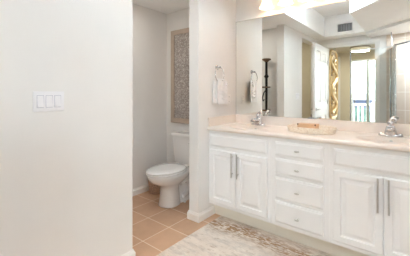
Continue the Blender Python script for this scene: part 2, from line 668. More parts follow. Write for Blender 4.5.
# sliding glass door
wn = thing('window_1', None, None, ((WX0 + WX1) / 2, YH - .06, 0), kind='structure')
b = NB()
yy0, yy1 = YH - .10, YH - .02
box(b, WX0, WX0 + .035, yy0, yy1, 0, WZ)
box(b, WX1 - .04, WX1, yy0, yy1, 0, WZ)
box(b, WX0 + .035, WX1 - .04, yy0, yy1, WZ - .04, WZ)
box(b, WX0 + .035, WX1 - .04, yy0, yy1, 0, .05)
obj('window_frame', b, M['rail'], wn)
xm = .655
b = NB()
box(b, xm - .03, xm + .03, YH - .09, YH - .06, .05, WZ - .04)
obj('mullion', b, mat('bronze_stile', (.42, .47, .47), .4, .5), wn)
obj('pane', bx(WX0 + .035, xm - .03, YH - .078, YH - .072, .05, WZ - .04), M['glass'], wn)
obj('pane', bx(xm + .03, WX1 - .04, YH - .078, YH - .072, .05, WZ - .04), M['glass'], wn)

# balcony, railing and what lies outside
struct('balcony_floor', bx(-1.5, 3.2, -4.15, YH - .12, -.15, -.03), M['concrete'])
rl = thing('balcony_railing', 'white balcony railing with slim balusters beyond the sliding glass door', 'railing', (.8, -4.0, -.03))
obj('top_rail', bx(-1.4, 3.1, -4.04, -3.96, .90, .96, bev=.008), M['rail'], rl)
obj('bottom_rail', bx(-1.4, 3.1, -4.02, -3.98, .07, .11), M['rail'], rl)
for k in range(16):
    x = -.35 + k * .115
    obj('baluster', bx(x - .019, x + .019, -4.019, -3.981, .11, .90), M['rail'], rl)
for x in (-1.38, .62, 3.08):
    obj('post', bx(x - .045, x + .045, -4.045, -3.955, -.03, 1.0, bev=.006), M['rail'], rl)
g = NB()
box(g, -260, 260, -420, -14, -9.2, -9.0)
struct('water_ground', g, M['sea'])


def blob_tree(x, y, h, r, label):
    t = thing('tree', label, 'tree', (x, y, -9), group='trees by the water')
    b = NB()
    tube(b, [(x, y, -9), (x + .1, y, -9 + h * .35), (x, y, -9 + h * .65)], [r * .1, r * .08, r * .06], 8)
    obj('trunk', b, M['bark'], t, True)
    b = NB()
    rnd = random.Random(int(x * 10 + h * 100))
    for k in range(9):
        a = rnd.uniform(0, 2 * PI)
        q = rnd.uniform(.2, .7) * r
        cz = -9 + h * rnd.uniform(.58, .95)
        rr = r * rnd.uniform(.35, .55)
        res = bmesh.ops.create_icosphere(b, subdivisions=2, radius=rr)
        for v in res['verts']:
            v.co *= rnd.uniform(.85, 1.15)
            v.co += Vector((x + q * math.cos(a), y + q * math.sin(a), cz))
    obj('crown', b, M['leaf'], t, True)


blob_tree(-4.6, -30, 8.6, 2.4, 'rounded teal green tree right of the glass door stile')
blob_tree(-10.8, -36, 8.2, 2.4, 'smaller green tree behind the left glass panel')
blob_tree(-17.5, -36, 8.0, 2.4, 'dark green tree at the left edge of the glass door')
hs = thing('far_house', 'pale blue house far beyond the balcony railing', 'house', (-9, -52, -9))
obj('house_wall', bx(-12.5, -5.5, -56, -49, -9, 0.1), M['house'], hs)
b = NB()
loft(b, [[(-13, -56.5, .1), (-5, -56.5, .1), (-5, -48.5, .1), (-13, -48.5, .1)], [(-11, -53.5, 2.0), (-7, -53.5, 2.0), (-7, -51.5, 2.0), (-11, -51.5, 2.0)]])
obj('roof', b, M['houseroof'], hs)

# hall ceiling lamp
hl = thing('ceiling_lamp', 'round cream flush ceiling lamp with chrome ring in the room beyond the doorway', 'lamp', (.62, -1.75, 2.385))
b = NB()
lathe(b, [(.10, 0), (.10, -.02), (.215, -.025), (.215, -.05), (.20, -.055)], (.62, -1.75, 2.385), seg=32)
obj('ring', b, M['chrome'], hl, True)
b = NB()
lathe(b, [(.20, -.05), (.195, -.08), (.16, -.10), (.09, -.112), (.001, -.115)], (.62, -1.75, 2.385), seg=32)
obj('diffuser', b, M['halllamp'], hl, True)

# gold scroll wall art on the short hall wall
ga = thing('wall_art', 'tall gold scrollwork panel hanging on the wall beyond the doorway', 'wall art', (.20, -.95, 1.46))
gy0, gy1, gz0, gz1 = -1.285, -.645, .745, 2.20
b = NB()
poly = []
for k in range(48):
    a = 2 * PI * k / 48
    cy, cz = math.cos(a), math.sin(a)
    e = 2 / 5.0
    sy = math.copysign(abs(cy) ** e, cy)
    sz = math.copysign(abs(cz) ** e, cz)
    poly.append(((gy0 + gy1) / 2 + (gy1 - gy0) / 2 * sy, (gz0 + gz1) / 2 + (gz1 - gz0) / 2 * sz))
loft(b, [[(.201, y, z) for y, z in poly], [(.214, y, z) for y, z in poly]])
obj('backing_board', b, M['goldback'], ga)


def spiral(cy, cz, r0, r1, a0, turns, n=40):
    out = []
    for k in range(n + 1):
        f = k / n
        a = a0 + turns * 2 * PI * f
        r = r0 + (r1 - r0) * f
        out.append((.226, cy + r * math.cos(a), cz + r * math.sin(a)))
    return out


cyy = (gy0 + gy1) / 2
b = NB()
pts = []
for k in range(81):
    f = k / 80
    pts.append((.232, cyy + .25 * math.sin(f * 2 * PI * 2.0 + .4) * (1 - .15 * f), 2.09 - 1.26 * f))
tube(b, pts, [.020 + .022 * math.sin(PI * k / 80) for k in range(81)], 10)
obj('main_scroll', b, M['gold'], ga, True)
for cy, cz, r0, r1, a0, tn in ((cyy - .13, 1.86, .15, .035, PI / 2, -1.35), (cyy + .12, 1.56, .16, .035, PI / 2, 1.35),
                               (cyy - .11, 1.22, .15, .035, PI / 2, -1.35), (cyy + .10, .96, .13, .03, PI / 2, 1.3)):
    b = NB()
    p = spiral(cy, cz, r0, r1, a0, tn)
    tube(b, p, [.030 - .012 * k / len(p) for k in range(len(p))], 8)
    obj('scroll', b, M['gold'], ga, True)
b = NB()
tube(b, [(.222, y, z) for y, z in poly], .026, 8, closed=True)
obj('rim', b, M['gold'], ga, True)

# ================================================================== shower corner
HP = (1.388, .0)      # hinge post
PD = (2.13, .86)
sf = thing('shower_frame', 'chrome frame of the glass shower corner with diagonal header', 'shower enclosure', (1.37, 0, 0))
b = NB()
box(b, HP[0] - .014, HP[0] + .014, HP[1] - .014, HP[1] + .014, .10, 2.085, bev=.003)
obj('hinge_post', b, M['steel'], sf)
b = NB()
box(b, 1.275, 1.302, YB + .011, YB + .035, .10, 2.085, bev=.003)
obj('wall_channel', b, M['steel'], sf)
b = NB()
tube(b, [(HP[0], HP[1], 2.07), (PD[0], PD[1], 2.07)], .014, 8)
obj('header_rail', b, M['steel'], sf)
b = NB()
tube(b, [(1.289, YB + .03, 2.07), (HP[0], HP[1], 2.07)], .011, 8)
obj('side_rail', b, M['steel'], sf)
b = NB()
loft(b, [[(1.286, YB + .03, z), (1.292, YB + .03, z), (1.389, -.012, z), (1.383, -.012, z)] for z in (.10, 2.06)])
obj('side_glass', b, M['glass'], sf)
b = NB()
tube(b, [(1.325, -.30, 2.07), (1.315, -.30, 2.342)], .008, 8)
obj('ceiling_brace', b, M['steel'], sf)
b = NB()
prism(b, [(1.26, YB + .011), (1.33, YB + .011), (1.43, -.02), (2.139, .80), (2.139, .92), (1.35, .045)], 0, .10)
struct('trim_shower_curb', b, M['showertile'])
# shower door standing open
sd = thing('shower_door', 'clear glass shower door standing open in front of the doorway', 'shower door', (1.355, -.02, 0))
dxa, dya, dxb, dyb = 1.366, -.016, .712, -.062
def along(f, z, o=0.0):
    n = Vector((dya - dyb, dxb - dxa, 0)).normalized()
    return Vector((dxa + (dxb - dxa) * f, dya + (dyb - dya) * f, z)) + n * o
def slab(f0, f1, z0, z1, t):
    b = NB()
    loft(b, [[along(f0, z, -t), along(f1, z, -t), along(f1, z, t), along(f0, z, t)] for z in (z0, z1)])
    return b
obj('glass_panel', slab(.02, .98, .125, 2.04, .003), M['glass'], sd)
obj('top_rail', slab(0, 1, 2.036, 2.058, .008), M['rail'], sd)
obj('bottom_rail', slab(0, 1, .11, .135, .008), M['steel'], sd)
obj('edge_stile', slab(.972, 1, .135, 2.036, .008), M['steel'], sd)
obj('hinge_stile', slab(0, .028, .135, 2.036, .008), M['steel'], sd)
b = NB()
tube(b, [along(.9, .95, .008), along(.9, .95, .045), along(.9, 1.15, .045), along(.9, 1.15, .008)], .007, 8)
obj('pull_handle', b, M['chrome'], sd, True)

# ceiling lights and tray bowl lamp, out of view, added to brighten the rooms
def recessed(name, x, y, z, r, label):
    t = thing(name, label, 'ceiling light', (x, y, z), group='added ceiling lights of the bathroom')
    b = NB()
    lathe(b, [(r * .95, 0), (r * 1.12, -.004), (r * 1.10, -.018), (r, -.020), (r, -.004)], (x, y, z), seg=32, cap1=False)
    obj('trim_ring', b, M['trim'], t, True)
    b = NB()
    lathe(b, [(r, -.012), (r * .6, -.016), (.001, -.017)], (x, y, z), seg=32)
    obj('diffuser', b, M['lamp'], t, True)
recessed('added_ceiling_light', 1.78, .05, 2.342, .085, 'small round ceiling light added out of view above the shower corner')
recessed('added_ceiling_light', -.60, .25, ZC, .085, 'small round fill light added out of view in the side passage past the big left wall')
recessed('added_ceiling_light', -.60, 1.65, ZC, .105, 'small round fill light added out of view above the toilet room floor')
x, y = TRAY_FILL_LAMP  # unseen bowl lamp, added so the tray bounces even fill light
tl = thing('added_bowl_lamp', 'added white bowl lamp, out of view, throwing fill light up into the raised tray ceiling', 'lamp', (x, y, ZT))
b = NB()
lathe(b, [(.06, 0), (.06, -.012), (.02, -.02), (.008, -.03), (.008, -.26)], (x, y, ZT), seg=24)
obj('lamp_stem', b, M['trim'], tl, True)
b = NB()
lathe(b, [(.17, -.18), (.165, -.21), (.13, -.24), (.06, -.26), (.001, -.265), (.001, -.26), (.06, -.255), (.126, -.235), (.16, -.207), (.165, -.18)], (x, y, ZT), seg=32, cap0=False, cap1=False)
obj('bowl', b, M['ceiling'], tl, True)
b = NB()
lathe(b, [(.001, -.20), (.14, -.20), (.14, -.206), (.001, -.206)], (x, y, ZT), seg=32)
obj('diffuser', b, M['lamp'], tl, True)

# vent in the tray's back face
vt = thing('air_vent', 'white framed air vent with dark vertical slats high on the wall', 'vent', (.603, YT, 2.515))
b = NB()
x0, x1, z0, z1 = .478, .728, 2.443, 2.588
for a in ((x0 - .03, x0, z0 - .03, z1 + .03), (x1, x1 + .03, z0 - .03, z1 + .03), (x0, x1, z1, z1 + .03), (x0, x1, z0 - .03, z0)):
    box(b, a[0], a[1], YT + .001, YT + .014, a[2], a[3])
obj('vent_frame', b, M['ceiling'], vt)
obj('duct', bx(x0, x1, YT + .001, YT + .003, z0, z1), M['vent'], vt)
for k in range(9):
    x = x0 + .014 + k * .0277
    obj('slat', bx(x - .003, x + .003, YT + .003, YT + .012, z0, z1), mat('slat_grey', (.40, .41, .45), .5), vt)

# ================================================================== vanity
YF = 2.166     # face-frame plane
ZTOP = .893
YD = YF        # doors stand proud of the frame


def cab_body(t, x0, x1, openings):
    b = NB()
    box(b, x0, x0 + .016, YF + .02, YV - .002, .137, ZTOP - .001)      # carcass panels
    box(b, x1 - .016, x1, YF + .02, YV - .002, .137, ZTOP - .001)
    box(b, x0 + .016, x1 - .016, YF + .02, YV - .002, .137, .155)
    box(b, x0 + .016, x1 - .016, YV - .012, YV - .002, .155, ZTOP - .001)
    # face frame drawn as one slab with chamfer
    box(b, x0, x1, YF, YF + .02, .137, ZTOP - .001, bev=.0015, seg=1)
    obj('face_frame', b, M['cab'], t)
    obj('toe_kick', bx(x0, x1, 2.255, 2.275, 0, .137), M['toe'], t)


def bar_handle(x, z0, z1, parent):
    b = NB()
    y = YD - .019
    tube(b, [(x, y - .030, z0), (x, y - .030, z1)], .0058, 10)
    for z in (z0 + .035, z1 - .035):
        tube(b, [(x, y + .001, z), (x, y - .030, z)], .0045, 8)
    return obj('handle', b, M['nickel'], parent, True, 'brushed nickel bar handle')


def door(t, x0, x1, hx):
    b = NB()
    rect_rings(b, x0, x1, .171, .702, YD, DOORPROF)
    d = obj('door', b, M['cab'], t)
    bar_handle(hx, .468, .698, d)


def false_front(t, x0, x1):
    b = NB()
    rect_rings(b, x0, x1, .737, .857, YD, SLABPROF)
    obj('false_drawer_front', b, M['cab'], t)


def sink_cab(x0, x1, a, sp, c, label):
    t = thing('sink_cabinet', label, 'cabinet', ((x0 + x1) / 2, 2.4, 0), group='vanity base cabinets')
    cab_body(t, x0, x1, None)
    false_front(t, a, c)
    door(t, a, sp - .0015, sp - .031)
    door(t, sp + .0015, c, sp + .031)
    return t


sink_cab(.001, .690, .024, .3345, .657, 'white two-door sink cabinet standing against the left wall, below the towel ring')
sink_cab(1.162, 1.855, 1.195, 1.508, 1.822, 'white two-door sink cabinet to the right of the drawers')
t = thing('drawer_cabinet', 'white cabinet of four drawers with small knobs, between the two sink cabinets', 'cabinet', (.925, 2.4, 0))
cab_body(t, .6905, 1.1615, None)
for z0, z1, kz in ((.743, .859, .800), (.583, .716, .645), (.374, .557, .462), (.170, .351, .249)):
    b = NB()
    rect_rings(b, .728, 1.122, z0, z1, YD, SLABPROF)
    d = obj('drawer', b, M['cab'], t)
    b = NB()
    lathe(b, [(.006, 0), (.005, .012), (.007, .016)], (.926, YD - .0188, kz), (0, -1, 0), 12)
    # oval cross bar
    rings = []
    for f in (-1, -.8, -.4, 0, .4, .8, 1):
        r = .009 * math.sqrt(max(1 - f * f * .9, .02))
        rings.append([(.926 + f * .020, YD - .0395 + r * math.cos(q) * .8, kz + r * math.sin(q)) for q in [2 * PI * i / 10 for i in range(10)]])
    loft(b, rings)
    obj('knob', b, M['nickel'], d, True, 'small brushed nickel knob')

# countertop with two oval integral sinks
ZT0, ZT1 = .894, .930
CX1 = 1.885
SINKS = ((.345, 2.372), (1.517, 2.372))
SA, SB = .212, .150
YC0 = 2.130
ct = thing('vanity_countertop', 'long pinkish white marble countertop with two sinks, on the white cabinets', 'countertop', (.94, 2.4, ZT0))
b = NB()
yb = YV - .001
inner0 = YC0 + .016


def oval(cx, cy, a, bb, z, n=64):
    return [(cx + a * math.cos(2 * PI * k / n), cy + bb * math.sin(2 * PI * k / n), z) for k in range(n)]


def rect_ring(cx, cy, x0, x1, y0, y1, z, n=64):
    out = []
    for k in range(n):
        a = 2 * PI * k / n
        dx, dy = math.cos(a), math.sin(a)
        s = 1e9
        if dx > 1e-6: s = min(s, (x1 - cx) / dx)
        if dx < -1e-6: s = min(s, (x0 - cx) / dx)
        if dy > 1e-6: s = min(s, (y1 - cy) / dy)
        if dy < -1e-6: s = min(s, (y0 - cy) / dy)
        out.append([cx + dx * s, cy + dy * s, z])
    for X in (x0, x1):
        for Y in (y0, y1):
            k = min(range(n), key=lambda i: (out[i][0] - X) ** 2 + (out[i][1] - Y) ** 2)
            out[k] = [X, Y, z]
    return out


xs = [.001, SINKS[0][0] + .30, SINKS[1][0] - .28, CX1]
for (cx, cy), (x0, x1) in zip(SINKS, ((xs[0], xs[1]), (xs[2], xs[3]))):
    loft(b, [rect_ring(cx, cy, x0, x1, inner0, yb, ZT1), oval(cx, cy, SA + .012, SB + .012, ZT1), oval(cx, cy, SA + .004, SB + .004, ZT1 - .002)], False, False)
vs = [b.verts.new(p) for p in ((xs[1], inner0, ZT1), (xs[2], inner0, ZT1), (xs[2], yb, ZT1), (xs[1], yb, ZT1))]
b.faces.new(vs)
# rounded front edge, underside
prof = [(inner0, ZT1), (YC0 + .008, ZT1 - .001), (YC0 + .002, ZT1 - .006), (YC0, ZT1 - .014), (YC0, ZT0 + .010), (YC0 + .003, ZT0 + .003), (YC0 + .010, ZT0), (yb, ZT0), (yb, ZT1)]
loft(b, [[(xs[0], y, z) for y, z in prof], [(xs[3], y, z) for y, z in prof]], False, False, closed=False)
for X in (xs[0], xs[3]):
    b.faces.new([b.verts.new((X, y, z)) for y, z in prof])
bmesh.ops.remove_doubles(b, verts=b.verts, dist=.0004)
obj('counter_slab', b, M['marble'], ct, True, auto=50)
obj('backsplash', bx(.001, CX1, YV - .021, YV - .001, ZT1, 1.022, bev=.004), M['marble'], ct)
obj('side_splash', bx(.001, .019, 2.142, YV - .022, ZT1, 1.022, bev=.004), M['marble'], ct)
for cx, cy in SINKS:
    b = NB()
    prof = [(1.0, 0), (.985, .008), (.96, .03), (.90, .065), (.78, .10), (.58, .125), (.30, .138), (.10, .142)]
    rings = [oval(cx, cy, (SA + .004) * s, (SB + .004) * s, ZT1 - .002 - d) for s, d in prof]
    loft(b, rings, False, True)
    sb = obj('sink_basin', b, M['marble'], ct, True, auto=80)
    b = NB()
    lathe(b, [(.024, 0), (.026, .003), (.018, .004), (.015, .012), (.001, .014)], (cx, cy, ZT1 - .143), seg=20)
    obj('drain', b, M['chrome'], sb, True)
    b = NB()
    lathe(b, [(.011, -.004), (.011, .004), (.006, .005)], (cx + .008, cy + SB * .935, ZT1 - .034), (0, -1, .35), 14)
    obj('overflow_ring', b, M['nickel'], sb, True)

# mirror
mr = obj('wall_mirror', bx(.004, CX1, YV - .006, YV - .0005, 1.0245, 2.1136), M['mirror'])
b = NB()
box(b, .0015, .004, YV - .0075, YV - .0005, 1.0235, 2.116)
box(b, .004, CX1, YV - .0075, YV - .0005, 2.1136, 2.116)
obj('edge_strip', b, mat('mirror_edge', (.30, .29, .25), .5), mr)
tag(mr, 'wide frameless mirror on the wall above the vanity backsplash', 'mirror')


# faucets
def faucet(cx, label):
    cy, z = 2.585, ZT1 + .0004
    t = thing('faucet', label, 'faucet', (cx, cy, z), group='bathroom faucets')
    b = NB()
    def ov(a, bb, zz, n=32):
        return [(cx + a * math.copysign(abs(math.cos(q)) ** .7, math.cos(q)), cy + bb * math.copysign(abs(math.sin(q)) ** .8, math.sin(q)), zz) for q in [2 * PI * k / n for k in range(n)]]
    loft(b, [ov(.082, .027, z), ov(.082, .027, z + .007), ov(.076, .024, z + .013), ov(.05, .020, z + .018)])
    obj('base_plate', b, M['chrome'], t, True, auto=50)
    b = NB()
    def sq(w, d, yy, zz, n=24):
        return [(cx + w * math.copysign(abs(math.cos(q)) ** .5, math.cos(q)), yy + d * math.copysign(abs(math.sin(q)) ** .5, math.sin(q)), zz) for q in [2 * PI * k / n for k in range(n)]]
    loft(b, [sq(.045, .026, cy, z + .012), sq(.041, .026, cy, z + .03), sq(.033, .025, cy, z + .062), sq(.028, .023, cy, z + .078), sq(.018, .016, cy, z + .086)])
    obj('body', b, M['chrome'], t, True, auto=50)
    b = NB()
    def sec(y, zc, w, h, n=16):
        return [(cx + w * math.copysign(abs(math.cos(q)) ** .6, math.cos(q)), y, zc + h * math.copysign(abs(math.sin(q)) ** .6, math.sin(q))) for q in [2 * PI * k / n for k in range(n)]]
    loft(b, [sec(cy - .01, z + .052, .030, .020), sec(cy - .04, z + .058, .028, .018), sec(cy - .08, z + .062, .026, .014), sec(cy - .115, z + .058, .024, .011), sec(cy - .128, z + .052, .022, .008)])
    obj('spout', b, M['chrome'], t, True, auto=50)
    b = NB()
    lathe(b, [(.017, .078), (.022, .088), (.024, .102), (.020, .116), (.010, .124), (.001, .126)], (cx, cy, z), seg=20)
    tube(b, [(cx - .006, cy + .004, z + .112), (cx + .006, cy + .006, z + .128), (cx + .020, cy + .004, z + .138), (cx + .034, cy - .004, z + .134), (cx + .040, cy - .010, z + .124)], [.015, .015, .013, .011, .008], 12)
    obj('lever_handle', b, M['chrome'], t, True, auto=60)
    for s_ in (-1, 1):
        b = NB()
        lathe(b, [(.015, .010), (.015, .016), (.010, .022), (.001, .024)], (cx + s_ * .064, cy, z), seg=14)
        obj('end_cap', b, M['chrome'], t, True)
    return t


faucet(.345, 'chrome faucet at the left sink, near the towel ring')
faucet(1.517, 'chrome faucet at the right sink, beside the right frame edge')

# woven tray with a tan wooden box
TX, TY, TZ = .953, 2.405, ZT1
tr = thing('woven_tray', 'low oval woven rattan tray on the countertop between the sinks', 'tray', (TX, TY, TZ))
TA, TB = .199, .150
b = NB()
loft(b, [oval(TX, TY, TA * s, TB * s, TZ + h) for s, h in ((.02, .001), (.93, .001), (.95, .004), (.93, .010), (.02, .010))], False, False)
obj('tray_base', b, M['weave'], tr, True)
for k in range(5):
    b = NB()
    f = 1 + .012 * k
    z = TZ + .008 + k * .0098
    pts = []
    n = 96
    for i in range(n):
        a = 2 * PI * i / n
        wv = .0025 * (1 if (i // 2 + k) % 2 else -1)
        pts.append((TX + (TA * .95 * f + wv) * math.cos(a), TY + (TB * .95 * f + wv) * math.sin(a), z))
    tube(b, pts, .0058, 6, closed=True)
    obj('woven_coil', b, M['weave'], tr, True)
wb = thing('wooden_box', 'small tan wooden box lying in the woven tray', 'box', (.926, 2.405, TZ + .010))
bxx = (.845, 1.007, 2.365, 2.455)
zb = TZ + .0105
obj('box_body', bx(bxx[0], bxx[1], bxx[2], bxx[3], zb, zb + .052, bev=.004), M['tanwood'], wb)
obj('lid', bx(bxx[0] - .002, bxx[1] + .002, bxx[2] - .002, bxx[3] + .002, zb + .0525, zb + .062, bev=.003), M['tanwood'], wb)
for x in (bxx[0] + .006, bxx[1] - .006):
    obj('corner_peg', bx(x - .006, x + .006, bxx[2] - .004, bxx[2] + .004, zb + .050, zb + .064, bev=.002), M['brownwood'], wb)

# ------------------------------------------------------------------ towel ring and towel
RY, RZ = 2.300, 1.548
tg = thing('towel_ring', 'chrome towel ring on the left wall above the counter', 'towel ring', (0, RY, RZ))
b = NB()
lathe(b, [(.026, .0), (.026, .006), (.018, .012), (.010, .016), (.009, .042), (.012, .048), (.004, .052)], (.0005, RY, RZ), (1, 0, 0))
obj('rosette', b, M['steel'], tg, True)
b = NB()
RR = .078
tube(b, [(.040, RY + RR * math.sin(2 * PI * k / 40), RZ - RR + RR * math.cos(2 * PI * k / 40)) for k in range(40)], .0048, 8, closed=True)
obj('ring', b, M['chrome'], tg, True)
# towel: folded over the ring's lower arc
b = NB()
zb_, zt_ = 1.158, RZ - 2 * RR + .022
rows = 14
def towel_sheet(bm, xoff, ztop, zbot, yo, w0, w1):
    front = []
    for i in range(rows + 1):
        f = i / rows
        z = ztop + (zbot - ztop) * f
        w = w0 + (w1 - w0) * min(1, f * 2.2)
        row = []
        for j in range(13):
            g = j / 12
            row.append((xoff + .004 * math.sin(g * PI * 4 + f * 1.2) * (1 - .4 * f), RY + yo + (g - .5) * w, z - .01 * math.sin(g * PI) * (0 if f > .9 else 1)))
        front.append(row)
    th = .010
    loop = []
    for row in front:
        loop.append(row + [(x - th, y, z) for x, y, z in reversed(row)])
    loft(bm, loop)
towel_sheet(b, .054, zt_, zb_, .034, .155, .182)
towel_sheet(b, .028, zt_ - .004, zb_ + .012, -.006, .155, .182)
# fold over the ring
pts = [(.054, zt_), (.052, zt_ + .010), (.042, zt_ + .016), (.030, zt_ + .012), (.019, zt_)]
rings = [[(x, RY + .014 + (j / 12 - .5) * .15, z) for j in range(13)] for x, z in pts]
loft(b, rings, False, False, closed=False)
tw = obj('hand_towel', b, M['towel'], None, True)
tag(tw, 'white hand towel hanging from the chrome ring on the wall', 'towel')
b = NB()
for k in range(3):
    tube(b, [(.062, RY + .010 + .003 * k, 1.30 - .04 * k), (.066, RY + .055, 1.285 - .04 * k), (.062, RY + .108, 1.305 - .04 * k)], .007, 6)
obj('ruffle', b, M['towel'], tw, True)
b = NB()
tube(b, [(.064, RY + .080, 1.352), (.072, RY + .090, 1.362), (.070, RY + .098, 1.382)], .005, 6)
obj('loop_tag', b, M['nickel'], tw, True, 'small grey loop tag')

# ------------------------------------------------------------------ switch plate, outlet
sp = thing('light_switch_plate', 'white wall plate with three rocker switches on the big left wall', 'light switch', (0, .637, 1.224))
sy0, sy1, sz0, sz1 = .553, .722, 1.166, 1.282
obj('plate', bx(.0005, .007, sy0, sy1, sz0, sz1, bev=.003), M['plastic'], sp)
for k in range(3):
    yc = (sy0 + sy1) / 2 + (k - 1) * .047
    b = NB()
    box(b, .0065, .0082, yc - .0185, yc + .0185, 1.188, 1.260)
    fr = obj('rocker_frame', b, mat('switch_shadow_line', (.50, .51, .58), .5), sp)
    b = NB()
    loft(b, [[(.0070, yc - .0165, 1.190), (.0070, yc + .0165, 1.190), (.0070, yc + .0165, 1.258), (.0070, yc - .0165, 1.258)],
             [(.0150, yc - .0160, 1.192), (.0150, yc + .0160, 1.192), (.0090, yc + .0160, 1.257), (.0090, yc - .0160, 1.257)]])
    obj('rocker', b, M['plastic'], sp)
    for z in (1.176, 1.272):
        b = NB()
        lathe(b, [(.0032, .006), (.0030, .0083), (.001, .0085)], (.0005, yc, z), (1, 0, 0), 10)
        obj('screw', b, M['plastic'], sp, True)
ol = thing('wall_outlet', 'cream wall outlet beside the mirror on the left wall', 'outlet', (0, 2.528, 1.206))
obj('plate', bx(.0005, .006, 2.492, 2.564, 1.148, 1.264, bev=.002), M['trim'], ol)
for z in (1.180, 1.232):
    b = NB()
    box(b, .006, .008, 2.513, 2.543, z - .018, z + .018, bev=.002)
    r = obj('receptacle', b, M['trim'], ol)
    for y in (2.522, 2.534):
        obj('slot', bx(.0079, .0084, y - .0015, y + .0015, z - .006, z + .006), M['gap'], r)

# ------------------------------------------------------------------ vanity light bar
vl = thing('vanity_light', 'vanity light bar with glowing bell shades above the mirror', 'wall lamp', (.955, YV, 2.33))
obj('back_bar', bx(.36, 1.55, YV - .028, YV - .001, 2.30, 2.38, bev=.008), M['nickel'], vl)
for k in range(6):
    x = .432 + k * .209
    ys_, zm = 2.603, 2.178
    b = NB()
    tube(b, [(x, YV - .02, 2.34), (x, YV - .05, 2.360), (x, ys_, 2.345), (x, ys_, 2.30)], [.008, .008, .008, .014], 10)
    obj('arm', b, M['nickel'], vl, True)
    b = NB()
    lathe(b, [(.022, .145), (.034, .135), (.040, .105), (.044, .075), (.053, .045), (.064, .020), (.076, .002), (.074, .000), (.062, .018), (.051, .043), (.041, .075), (.036, .105), (.03, .13)], (x, ys_, zm), seg=28, cap0=True, cap1=False)
    sh = obj('lamp_shade', b, M['shade'], vl, True)
    b = NB()
    lathe(b, [(.001, .030), (.018, .034), (.027, .055), (.024, .080), (.012, .105)], (x, ys_, zm), seg=16)
    obj('bulb', b, M['bulb'], sh, True)

# ================================================================== toilet room
tcx = -.545
to = thing('toilet', 'white two-piece toilet with closed lid on the tan tile floor', 'toilet', (tcx, 2.25, 0))


def egg(cy, half_w, yf, ybk, z, n=40, pw=1.0):
    """egg outline: rounder at the front (yf, small Y), squarer at the back (ybk)"""
    out = []
    for k in range(n):
        a = 2 * PI * k / n
        c, s = math.cos(a), math.sin(a)
        yy = cy + (s * (ybk - cy) if s > 0 else s * (cy - yf))
        e = .75 if s > 0 else 1.0
        out.append((tcx + half_w * math.copysign(abs(c) ** e, c), yy, z))
    return out


# bowl + pedestal
b = NB()
loft(b, [egg(2.11, .116, 1.995, 2.25, 0.0009), egg(2.11, .117, 1.99, 2.25, 0.0113), egg(2.11, .110, 2.00, 2.25, 0.0376), egg(2.11, .098, 2.012, 2.24, 0.1316),
         egg(2.11, .092, 2.015, 2.24, 0.1974), egg(2.11, .100, 2.0, 2.26, 0.2256), egg(2.11, .130, 1.955, 2.30, 0.2519),
         egg(2.10, .162, 1.875, 2.38, 0.2970), egg(2.10, .180, 1.838, 2.42, 0.3420), egg(2.10, .182, 1.835, 2.42, 0.3740), egg(2.10, .170, 1.85, 2.41, 0.3780)])
# trapway and rear foot
loft(b, [egg(2.30, .095, 2.16, 2.45, 0.0009), egg(2.30, .095, 2.16, 2.45, 0.0282), egg(2.31, .060, 2.18, 2.44, 0.0470), egg(2.31, .058, 2.18, 2.44, 0.1880), egg(2.31, .09, 2.18, 2.44, 0.2820), egg(2.31, .12, 2.18, 2.44, 0.3520)])
for sx in (-1, 1):
    tube(b, [(tcx + sx * .062, 2.24, .22), (tcx + sx * .066, 2.32, .25), (tcx + sx * .066, 2.39, .19), (tcx + sx * .066, 2.36, .09), (tcx + sx * .066, 2.27, .06)], [.03, .036, .036, .034, .03], 12)
obj('bowl', b, M['porcelain'], to, True, auto=80)
b = NB()
loft(b, [egg(2.09, .186, 1.825, 2.31, 0.3800), egg(2.09, .190, 1.82, 2.315, 0.3860), egg(2.09, .189, 1.822, 2.313, 0.3960), egg(2.09, .183, 1.83, 2.31, 0.3990)])
obj('seat', b, M['porcelain'], to, True, auto=60)
b = NB()
loft(b, [egg(2.09, .186, 1.825, 2.31, 0.4025), egg(2.09, .190, 1.82, 2.315, 0.4080), egg(2.09, .188, 1.825, 2.312, 0.4180), egg(2.09, .17, 1.855, 2.30, 0.4260), egg(2.09, .10, 1.95, 2.22, 0.4300)])
obj('lid', b, M['porcelain'], to, True, auto=60)
# tank
b = NB()
def rr(hw, y0, y1, z, r=.03, n=6):
    out = []
    for cx, cy, a0 in ((tcx + hw - r, y1 - r, 0), (tcx - hw + r, y1 - r, PI / 2), (tcx - hw + r, y0 + r, PI), (tcx + hw - r, y0 + r, 1.5 * PI)):
        for k in range(n + 1):
            a = a0 + PI / 2 * k / n
            out.append((cx + r * math.cos(a), cy + r * math.sin(a), z))
    return out
loft(b, [rr(.185, 2.39, 2.545, .385), rr(.195, 2.375, 2.55, .42), rr(.225, 2.362, 2.552, .735)])
obj('tank', b, M['porcelain'], to, True, auto=50)
b = NB()
loft(b, [rr(.236, 2.350, 2.556, .736), rr(.238, 2.348, 2.557, .760), rr(.230, 2.356, 2.552, .771), rr(.19, 2.38, 2.53, .774)])
obj('tank_lid', b, M['porcelain'], to, True, auto=50)
b = NB()
tube(b, [(tcx + .16, 2.366, .68), (tcx + .16, 2.348, .68), (tcx + .10, 2.343, .672)], [.012, .009, .006], 8)
obj('flush_lever', b, M['chrome'], to, True)
for s in (-1, 1):
    b = NB()
    lathe(b, [(.016, 0), (.015, .012), (.001, .018)], (tcx + s * .112, 2.26, .004), seg=12)
    obj('bolt_cap', b, M['porcelain'], to, True)
    b = NB()
    lathe(b, [(.016, -.02), (.016, .02)], (tcx + s * .075, 2.325, .408), (1, 0, 0), 12)
    obj('seat_hinge', b, M['porcelain'], to, True)

